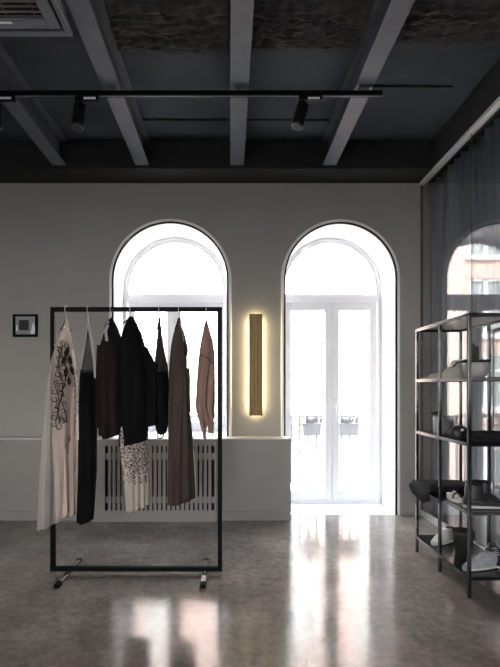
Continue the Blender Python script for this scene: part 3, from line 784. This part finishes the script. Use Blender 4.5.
def slab(x0, x1, y0, y1, z0, layers, t, seed, drape=None):
    """stack of folded layers with soft, uneven edges"""
    mb = MB()
    for l in range(layers):
        rings = []; n = 40; ov = .006 * noise.noise((l * 3, seed, 0))
        for (ins, zz) in ((.008, .0), (0, .25), (0, .75), (.008, 1.0)):
            rr = []
            for k in range(n):
                a = (k + .5) * 2 * PI / n; c, s_ = math.cos(a), math.sin(a)
                q = max(abs(c), abs(s_)); ux, uy = c / q, s_ / q
                ux, uy = ux * .93 + c * .07, uy * .93 + s_ * .07
                w = 1 - ins / .1 + .03 * noise.noise((c * 3 + seed, s_ * 3, l))
                rr.append(Vector(((x0 + x1) / 2 + ov + (x1 - x0) / 2 * ux * w, (y0 + y1) / 2 + ov + (y1 - y0) / 2 * uy * w,
                                  z0 + l * t + t * zz + (0.003 * noise.noise((c * 2, s_ * 2 + seed, l * 2)) if l or zz else 0))))
            rings.append(rr)
        mb.loft(rings)
    return mb
# shelf 1 (upper): scarf, pouch, planted bowl
sc = thing('scarf', 'small pale folded knit scarf with a frayed end at the back of the upper shelf', 'scarf', (1.50, 3.30, L1))
lump(1.505, 3.30, L1, .062, .05, .042, 3.1, .3, lean=(.015, 0)).build('folded_cloth', M['paleknit'], sc, smooth=True)
fg = MB()
for k in range(7):
    y = 3.262 + k * .012; fg.tube([(1.46, y, L1 + .012), (1.435, y + .004 * math.sin(k * 2), L1 + .008), (1.412, y + .006 * math.cos(k * 3), L1 + .0035 + .003 * (k % 2))], .0035, 5)
fg.build('fringe', M['paleknit'], sc, smooth=True)
bg = thing('fabric_bag', 'slouched beige fabric bag beside the planted bowl on the upper shelf', 'bag', (1.54, 3.12, L1))
lump(1.545, 3.11, L1, .085, .065, .098, 6.4, .28, power=.75, lean=(.02, 0)).build('bag_body', M['beige'], bg, smooth=True)
lump(1.575, 3.10, L1 + .090, .055, .045, .040, 2.2, .5, rows=8).build('gathered_top', M['paleknit'], bg, smooth=True)
MB().tube([(1.51, 3.05, L1 + .075), (1.54, 3.04, L1 + .108), (1.585, 3.042, L1 + .112), (1.61, 3.06, L1 + .075)], .005, 6).build('drawstring', M['potgreen'], bg, smooth=True)
bx, by = 1.61, 2.95
pb = thing('planted_bowl', 'round speckled pale bowl of cacti on the upper shelf', 'planter', (bx, by, L1))
MB().lathe([(0, L1), (.048, L1), (.068, L1 + .02), (.080, L1 + .055), (.081, L1 + .095), (.077, L1 + .099), (.073, L1 + .094), (.0, L1 + .090)], bx, by, 36).build('bowl', M['ceramic'], pb, smooth=True)
MB().lathe([(0, L1 + .0905), (.072, L1 + .0905), (.05, L1 + .100), (0, L1 + .104)], bx, by, 24).build('soil', M['soil'], pb, smooth=True)
def cactus(x, y, z, hh, r):
    mb = MB(); rings = []
    for j in range(11):
        t = j / 10; rr = r * (math.sqrt(max(0.02, 1 - max(0, (t - .75) / .25) ** 2)) if t > .75 else .85 + .15 * min(1, t * 3))
        rings.append([Vector((x + rr * (1 + .13 * math.cos(8 * a)) * math.cos(a), y + rr * (1 + .13 * math.cos(8 * a)) * math.sin(a), z + hh * t)) for a in [k * 2 * PI / 32 for k in range(32)]])
    mb.loft(rings); return mb
cactus(bx - .020, by - .01, L1 + .095, .134, .0115).build('cactus_stem', M['cactus'], pb, smooth=True)
cactus(bx + .016, by + .012, L1 + .095, .122, .0115).build('cactus_stem', M['cactus'], pb, smooth=True)
def rosette(x, y, z, r, n, m, par, name='succulent', up=.6):
    mb = MB()
    for k in range(n):
        a = k * 2.4; rr = r * (.45 + .55 * (k / n)); el = up * (1.25 - k / n)
        d = Vector((math.cos(a) * math.cos(el), math.sin(a) * math.cos(el), math.sin(el)))
        p = Vector((x, y, z)); mb.tube([p, p + d * rr * .5, p + d * rr * .85, p + d * rr], [r * .10, r * .17, r * .11, r * .01], 6)
    mb.build(name, m, par, smooth=True)
rosette(bx - .052, by - .02, L1 + .105, .046, 16, M['greendark'], pb)
rosette(bx + .055, by - .01, L1 + .105, .048, 16, M['greendark'], pb)
rosette(bx + .02, by - .05, L1 + .10, .026, 14, M['greendark'], pb)
rosette(bx - .035, by + .04, L1 + .105, .046, 14, M['greendark'], pb)

# shelf 2: pale pot with dark plant, charcoal cup, pouch, folded cloth
vx, vy = 1.508, 3.27
pt = thing('potted_plant', 'slim white pot with a dark bushy plant on the second shelf from the top', 'plant', (vx, vy, L2))
MB().lathe([(0, L2), (.027, L2), (.031, L2 + .11), (.028, L2 + .115), (.026, L2 + .105), (0, L2 + .10)], vx, vy, 24).build('pot', M['whiteceramic'], pt, smooth=True)
lf = MB()
for k in range(90):
    a = k * 2.399; u = -0.5 + 1.5 * ((k * .618) % 1); el = math.asin(max(-.95, min(.99, u * .9)))
    d = Vector((math.cos(a) * math.cos(el), math.sin(a) * math.cos(el), .75 * math.sin(el))); p = Vector((vx + .008, vy, L2 + .128))
    c = p + d * .036; t_ = d.cross(Vector((0, 0, 1))).normalized() * .009
    vs = [lf.bm.verts.new(q) for q in (p + d * .015, c + t_, p + d * .058, c - t_)]; lf.bm.faces.new(vs)
lf.build('foliage', M['greendark'], pt, solid=.0015)
cx_, cy_ = 1.515, 3.14
cp = thing('cup', 'charcoal cup beside the slim white pot', 'cup', (cx_, cy_, L2))
MB().lathe([(0, L2), (.032, L2), (.036, L2 + .02), (.037, L2 + .098), (.034, L2 + .098), (.033, L2 + .02), (0, L2 + .015)], cx_, cy_, 28).build('cup_body', M['greyceramic'], cp, smooth=True)
po = thing('pouch', 'rounded black pouch with a small white clasp on the second shelf', 'pouch', (1.502, 2.95, L2))
lump(1.502, 2.95, L2, .064, .045, .082, 9.1, .16, power=.5).build('pouch_body', M['darkleather'], po, smooth=True)
MB().box(1.494, 1.506, 2.896, 2.916, L2 + .040, L2 + .060).build('clasp', M['white'], po, bevel=.003)
fc = thing('folded_cloth', 'flat stack of dark folded cloth at the front of the second shelf', 'clothes', (1.615, 2.80, L2))
slab(1.475, 1.725, 2.70, 2.89, L2, 3, .017, 2.0).build('cloth_layers', M['darkcloth'], fc, smooth=True)

# shelf 3: trousers hanging over the edge, sandal, boots
tro = thing('folded_trousers', 'dark folded trousers hanging over the left edge of the third shelf', 'trousers', (1.55, 3.25, L3))
slab(1.36, 1.72, 3.13, 3.37, L3 + .003, 2, .022, 5.0).build('folded_leg', M['darkcloth'], tro, smooth=True)
fl = MB(); rings = []
for j in range(12):
    t = j / 11; rr = []
    for k in range(14):
        u = k / 13; wob = .010 * math.sin(u * 9 + t * 3)
        zz = L3 + .040 - .135 * t * (1 - .55 * abs(u - .45) * 1.6) if t > .1 else L3 + .046
        rr.append(Vector((1.372 - .030 * math.sin(min(1, t * 2) * PI / 2) + wob * t + .022 * t * t, 3.05 + .30 * u + .02 * t, zz)))
    rings.append(rr)
fl.loft(rings, cap=False, closed=False).build('hanging_flap', M['darkcloth'], tro, smooth=True, solid=.008)
def shoe(name, label, loc, ang, m_up, m_sole, L=.25, Hh=.085, tall=0, group=None, laces=True):
    """toe points along local +x"""
    t = thing(name, label, 'shoe' if not tall else 'boot', loc, group)
    def foot_w(u): return .030 + .014 * math.sin(min(1, u * 1.25) * PI) ** .8 + .004 * (u > .55) 
    def ringp(u, z0, z1, sc):
        x = (u - .5) * L; w = foot_w(u) * sc * (1 - max(0, (u - .86) / .16) ** 2 * .75) * (1 - max(0, (.06 - u) / .08) * .5)
        pts = []
        for k in range(20):
            a = k * 2 * PI / 20; c, s_ = math.cos(a), math.sin(a)
            pts.append(Vector((x, w * c, z0 + (z1 - z0) * (.5 + .5 * (abs(s_) ** .8 * (1 if s_ > 0 else -1))))))
        return pts
    us = [0, .04, .12, .25, .4, .55, .7, .82, .91, .97, 1.0]
    s = MB().loft([ringp(u, 0, .022, 1.08) for u in us]); s1 = s.build('sole', m_sole, None, base=(0, 0, 0), smooth=True); s1.parent = t
    def top(u): return Hh * (.92 if u < .12 else 1.0 if u < .3 else max(.30, 1.0 - (u - .3) * 1.15)) * (1 - max(0, (u - .9) / .1) * .45)
    up = MB().loft([ringp(u, .012, max(.03, top(u)), 1.0) for u in us])
    if tall:
        rr = []
        for j in range(9):
            q = j / 8; rr.append([Vector(((-.22) * L + .052 * (1 + .05 * math.sin(3 * q + 1)) * math.cos(a), .042 * math.sin(a), .05 + (tall - .05) * q)) for a in [k * 2 * PI / 24 for k in range(24)]])
        up.loft(rr)
    u1 = up.build('upper', m_up, None, base=(0, 0, 0), smooth=True); u1.parent = t
    if laces and not tall:
        lc = MB()
        for k in range(4):
            u = .38 + k * .075; x = (u - .5) * L; z = top(u) + .001
            lc.tube([(x, -.018, z - .008), (x + .006, 0, z + .002), (x, .018, z - .008)], .0028, 5)
        l1 = lc.build('laces', M['white'], None, base=(0, 0, 0), smooth=True); l1.parent = t
        op = MB(); x = (.16 - .5) * L
        op.lathe([(0, Hh - .004), (.021, Hh - .003), (.024, Hh + .003), (.019, Hh + .006), (0, Hh - .002)], x, 0, 20)
        o1 = op.build('collar', M['darkleather'], None, base=(0, 0, 0), smooth=True); o1.parent = t
    if tall:
        o1 = MB().lathe([(0, tall - .02), (.040, tall - .02), (.050, tall + .003), (.044, tall + .006), (0, tall - .015)], -.22 * L, 0, 24).build('cuff', M['darkcloth'], None, base=(0, 0, 0), smooth=True); o1.parent = t
    t.rotation_euler.z = ang
    return t
shoe('ankle_boot', 'charcoal ankle boot at the front end of the third shelf', (1.54, 2.745, L3), math.radians(-6), M['darkleather'], M['whiteshoe'], .22, .075, .155, 'charcoal ankle boots')
shoe('ankle_boot', 'charcoal ankle boot lying behind the front boot on the third shelf', (1.655, 2.89, L3), math.radians(-75), M['darkleather'], M['whiteshoe'], .22, .075, .12, 'charcoal ankle boots')
sd = thing('sandal', 'small white sandal with a black strap behind the front post of the third shelf', 'sandal', (1.463, 2.93, L3))
s = MB(); rings = []
for j in range(9):
    u = j / 8; w = .016 + .016 * math.sin(min(1, u * 1.2) * PI) + .006; w *= 1 - .5 * max(0, (u - .85) / .15)
    rings.append([Vector((1.463 + sx * w, 2.85 + .17 * u, L3 + zz)) for sx, zz in ((-1, 0), (1, 0), (1, .022 + .012 * (u > .6)), (-1, .022 + .012 * (u > .6)))])
s.loft(rings).build('footbed', M['whiteshoe'], sd, bevel=.004)
for y in (2.895, 2.935):
    MB().tube([(1.432, y, L3 + .012), (1.438, y, L3 + .042), (1.463, y + .006, L3 + .056), (1.488, y, L3 + .042), (1.494, y, L3 + .012)], .006, 6).build('strap', M['darkleather'] if y < 2.9 else M['whiteshoe'], sd, smooth=True)

# bottom shelf: canvas shoes and a dark pot
shoe('canvas_shoe', 'white canvas shoe at the back of the bottom shelf', (1.53, 3.24, L4), math.radians(212), M['whiteshoe'], M['whiteshoe'], .22, .10, group='shoes on the bottom shelf')
shoe('canvas_shoe', 'pale blue grey canvas shoe with its toe beside the front post of the bottom shelf', (1.545, 2.785, L4), math.radians(197), M['greyshoe'], M['whiteshoe'], .24, .105, group='shoes on the bottom shelf')
shoe('canvas_shoe', 'dark grey canvas shoe at the front right of the bottom shelf', (1.692, 2.86, L4), math.radians(262), M['darkleather'], M['whiteshoe'], .20, .10, group='shoes on the bottom shelf')
qx, qy = 1.548, 2.99
pp = thing('flower_pot', 'dark tapered flower pot between the shoes on the bottom shelf', 'flower pot', (qx, qy, L4))
MB().lathe([(0, L4), (.047, L4), (.066, L4 + .150), (.071, L4 + .152), (.072, L4 + .170), (.066, L4 + .172), (.062, L4 + .155), (0, L4 + .15)], qx, qy, 28).build('pot', M['potgreen'], pp, smooth=True)
rosette(qx, qy, L4 + .150, .075, 30, M['greendark'], pp, 'plant', .5)

# ------------------------------------------------------------------ outside: balcony, street, house opposite
struct(MB().box(-1.9, 2.4, D + WT, 5.85, -.22, -.03).build('trim_3', M['reveal'], base=(.3, 5.4, -.2)))
RYY = 5.68
br = thing('balcony_railing', 'pale grey metal balcony railing outside the glazed door', 'railing', (.5, RYY, -.03))
MB().box(-1.88, 2.38, RYY - .022, RYY + .022, .868, .895).build('top_rail', M['rail'], br)
MB().box(-1.88, 2.38, RYY - .012, RYY + .012, .76, .78).build('middle_rail', M['rail'], br)
MB().box(-1.88, 2.38, RYY - .012, RYY + .012, .05, .07).build('bottom_rail', M['rail'], br)
k = 0; x = -1.85
while x < 2.36:
    MB().box(x - .013, x + .013, RYY - .006, RYY + .006, .05 if k % 10 else -.03, .87).build('baluster', M['rail'], br); x += .105; k += 1
for x0, x1, lab in ((.89, 1.13, 'grey planter box hooked on the balcony railing behind the left door leaf'), (1.33, 1.58, 'grey planter box hooked on the balcony railing behind the right door leaf')):
    pl = thing('planter_box', lab, 'planter', ((x0 + x1) / 2, RYY - .09, .65), 'balcony planter boxes')
    MB().prism([(x0 + .02, .65), (x1 - .02, .65), (x1, .80), (x0, .80)], RYY - .15, RYY - .024).build('box', M['planter'], pl, bevel=.004)
    lf = MB()
    for q in range(50):
        a = q * 2.399; r_ = .02 + .10 * ((q * .618) % 1); p = Vector(((x0 + x1) / 2 + r_ * math.cos(a), RYY - .09 + .04 * math.sin(a), .79))
        tip = p + Vector((.03 * math.cos(a * 2), .02 * math.sin(a), .05 + .05 * ((q * .37) % 1))); mid = (p + tip) / 2
        s_ = Vector((.012, 0, 0)); lf.bm.faces.new([lf.bm.verts.new(v) for v in (p, mid + s_, tip, mid - s_)])
    lf.build('foliage', M['planter'], pl, solid=.001)
struct(MB().box(-40, 40, D + WT + .02, 60, -3.7, -3.5).build('floor_street', M['street'], base=(0, 20, -3.5)))
struct(MB().box(-40, 40, -45, YB - .32, -.4, -.2).build('floor_courtyard', M['street'], base=(0, -20, -.2)))
BY = 14.0
bd = thing('building', 'pink rendered house with white framed windows across the street', 'building', (0, BY, -3.5))
wins = []
for i in range(-6, 7):
    xc = -4.25 + (i + 1) * 2.15 + 2.15 * 0 - 2.15
    for z0, z1 in ((-1.9, -.1), (.55, 2.3), (2.85, 4.63), (5.30, 7.05), (7.7, 9.4)): wins.append((xc, z0, z1))
loops = [[(xc - .53, z0), (xc - .53, z1), (xc + .53, z1), (xc + .53, z0)] for xc, z0, z1 in wins]
mb = MB(); bm = mb.bm; es = []
for loop in [[(-22, -3.5), (15, -3.5), (15, 10.5), (-22, 10.5)]] + loops:
    vs = [bm.verts.new((x, BY, z)) for x, z in loop]; es += [bm.edges.new((vs[k], vs[(k + 1) % 4])) for k in range(4)]
bmesh.ops.triangle_fill(bm, edges=es, use_beauty=True, use_dissolve=False)
for loop in loops:
    A = [bm.verts.new((x, BY, z)) for x, z in loop]; B = [bm.verts.new((x, BY + .16, z)) for x, z in loop]
    for k in range(4): bm.faces.new((A[k], B[k], B[(k + 1) % 4], A[(k + 1) % 4]))
mb.box(-22, 15, BY + .25, BY + 6, -3.5, 10.5)
mb.build('facade', M['pwall'], bd)
MB().box(-22.3, 15.3, BY - .3, BY + 6, 10.5, 10.75).build('cornice', M['pband'], bd)
for xc, z0, z1 in wins:
    s = MB(); sash(s, xc - .53, xc + .53, z0, z1, .075, BY + .06, BY + .14); s.box(xc - .055, xc + .055, BY + .06, BY + .14, z0 + .07, z1 - .07)
    s.box(xc - .47, xc + .47, BY + .07, BY + .13, z0 + 1.18, z0 + 1.25); s.box(xc - .66, xc + .66, BY - .10, BY + .10, z0 - .10, z0)
    o = s.build('window', M['pband'], bd)
    MB().box(xc - .48, xc + .48, BY + .12, BY + .15, z0 + .04, z1 - .04).build('pane', M['pblind'], o)

# ------------------------------------------------------------------ light
world = bpy.data.worlds.new('sky'); bpy.context.scene.world = world; world.use_nodes = True
nt = world.node_tree; nt.nodes.clear()
out = nt.nodes.new('ShaderNodeOutputWorld'); bgn = nt.nodes.new('ShaderNodeBackground')
tc = nt.nodes.new('ShaderNodeTexCoord'); sx = nt.nodes.new('ShaderNodeSeparateXYZ'); rp = nt.nodes.new('ShaderNodeValToRGB')
nt.links.new(tc.outputs['Generated'], sx.inputs[0]); nt.links.new(sx.outputs[2], rp.inputs[0])
rp.color_ramp.elements[0].color = (1, .98, .95, 1); rp.color_ramp.elements[1].color = (.70, .83, 1, 1)
nt.links.new(rp.outputs[0], bgn.inputs[0]); bgn.inputs[1].default_value = 14
nt.links.new(bgn.outputs[0], out.inputs[0])
sun = bpy.data.lights.new('sun', 'SUN'); sun.energy = 30; sun.angle = .02; sun.color = (1, .95, .88)
so = bpy.data.objects.new('sun', sun); C.objects.link(so)
so.rotation_euler = Vector((.30, .62, -.72)).to_track_quat('-Z', 'Y').to_euler()
def portal(name, loc, sx_, sy_, direction):
    l = bpy.data.lights.new(name, 'AREA'); l.shape = 'RECTANGLE'; l.size = sx_; l.size_y = sy_; l.cycles.is_portal = True
    o = bpy.data.objects.new(name, l); C.objects.link(o); o.location = loc
    o.rotation_euler = Vector(direction).to_track_quat('-Z', 'Z').to_euler()
portal('door_daylight', ((DW0 + DW1) / 2, D + WT + .01, 1.43), 1.1, 2.86, (0, -1, 0))
portal('window_daylight', ((WW0 + WW1) / 2, D + WT + .01, 1.82), 1.13, 2.1, (0, -1, 0))
portal('rear_daylight', ((RX0 + RX1) / 2, YB - .31, (RZ0 + RZ1) / 2), RX1 - RX0, RZ1 - RZ0, (0, 1, 0))

# ------------------------------------------------------------------ camera
cam = bpy.data.cameras.new('camera'); co = bpy.data.objects.new('camera', cam); C.objects.link(co)
co.location = (0, 0, EYE); co.rotation_euler = (PI / 2, 0, 0)
cam.sensor_fit = 'HORIZONTAL'; cam.sensor_width = 36; cam.lens = F / 500 * 36
cam.shift_x = 20 / 500; cam.shift_y = 53.5 / 500; cam.clip_start = .05; cam.clip_end = 200
sc_ = bpy.context.scene
sc_.camera = co
sc_.view_settings.view_transform = 'Standard'; sc_.view_settings.look = 'None'
sc_.view_settings.gamma = 1; sc_.view_settings.use_curve_mapping = False
sc_.view_settings.exposure = 0.5
sc_.cycles.use_denoising = True
sc_.cycles.max_bounces = 10; sc_.cycles.diffuse_bounces = 6; sc_.cycles.transparent_max_bounces = 24
sc_.cycles.sample_clamp_indirect = 8
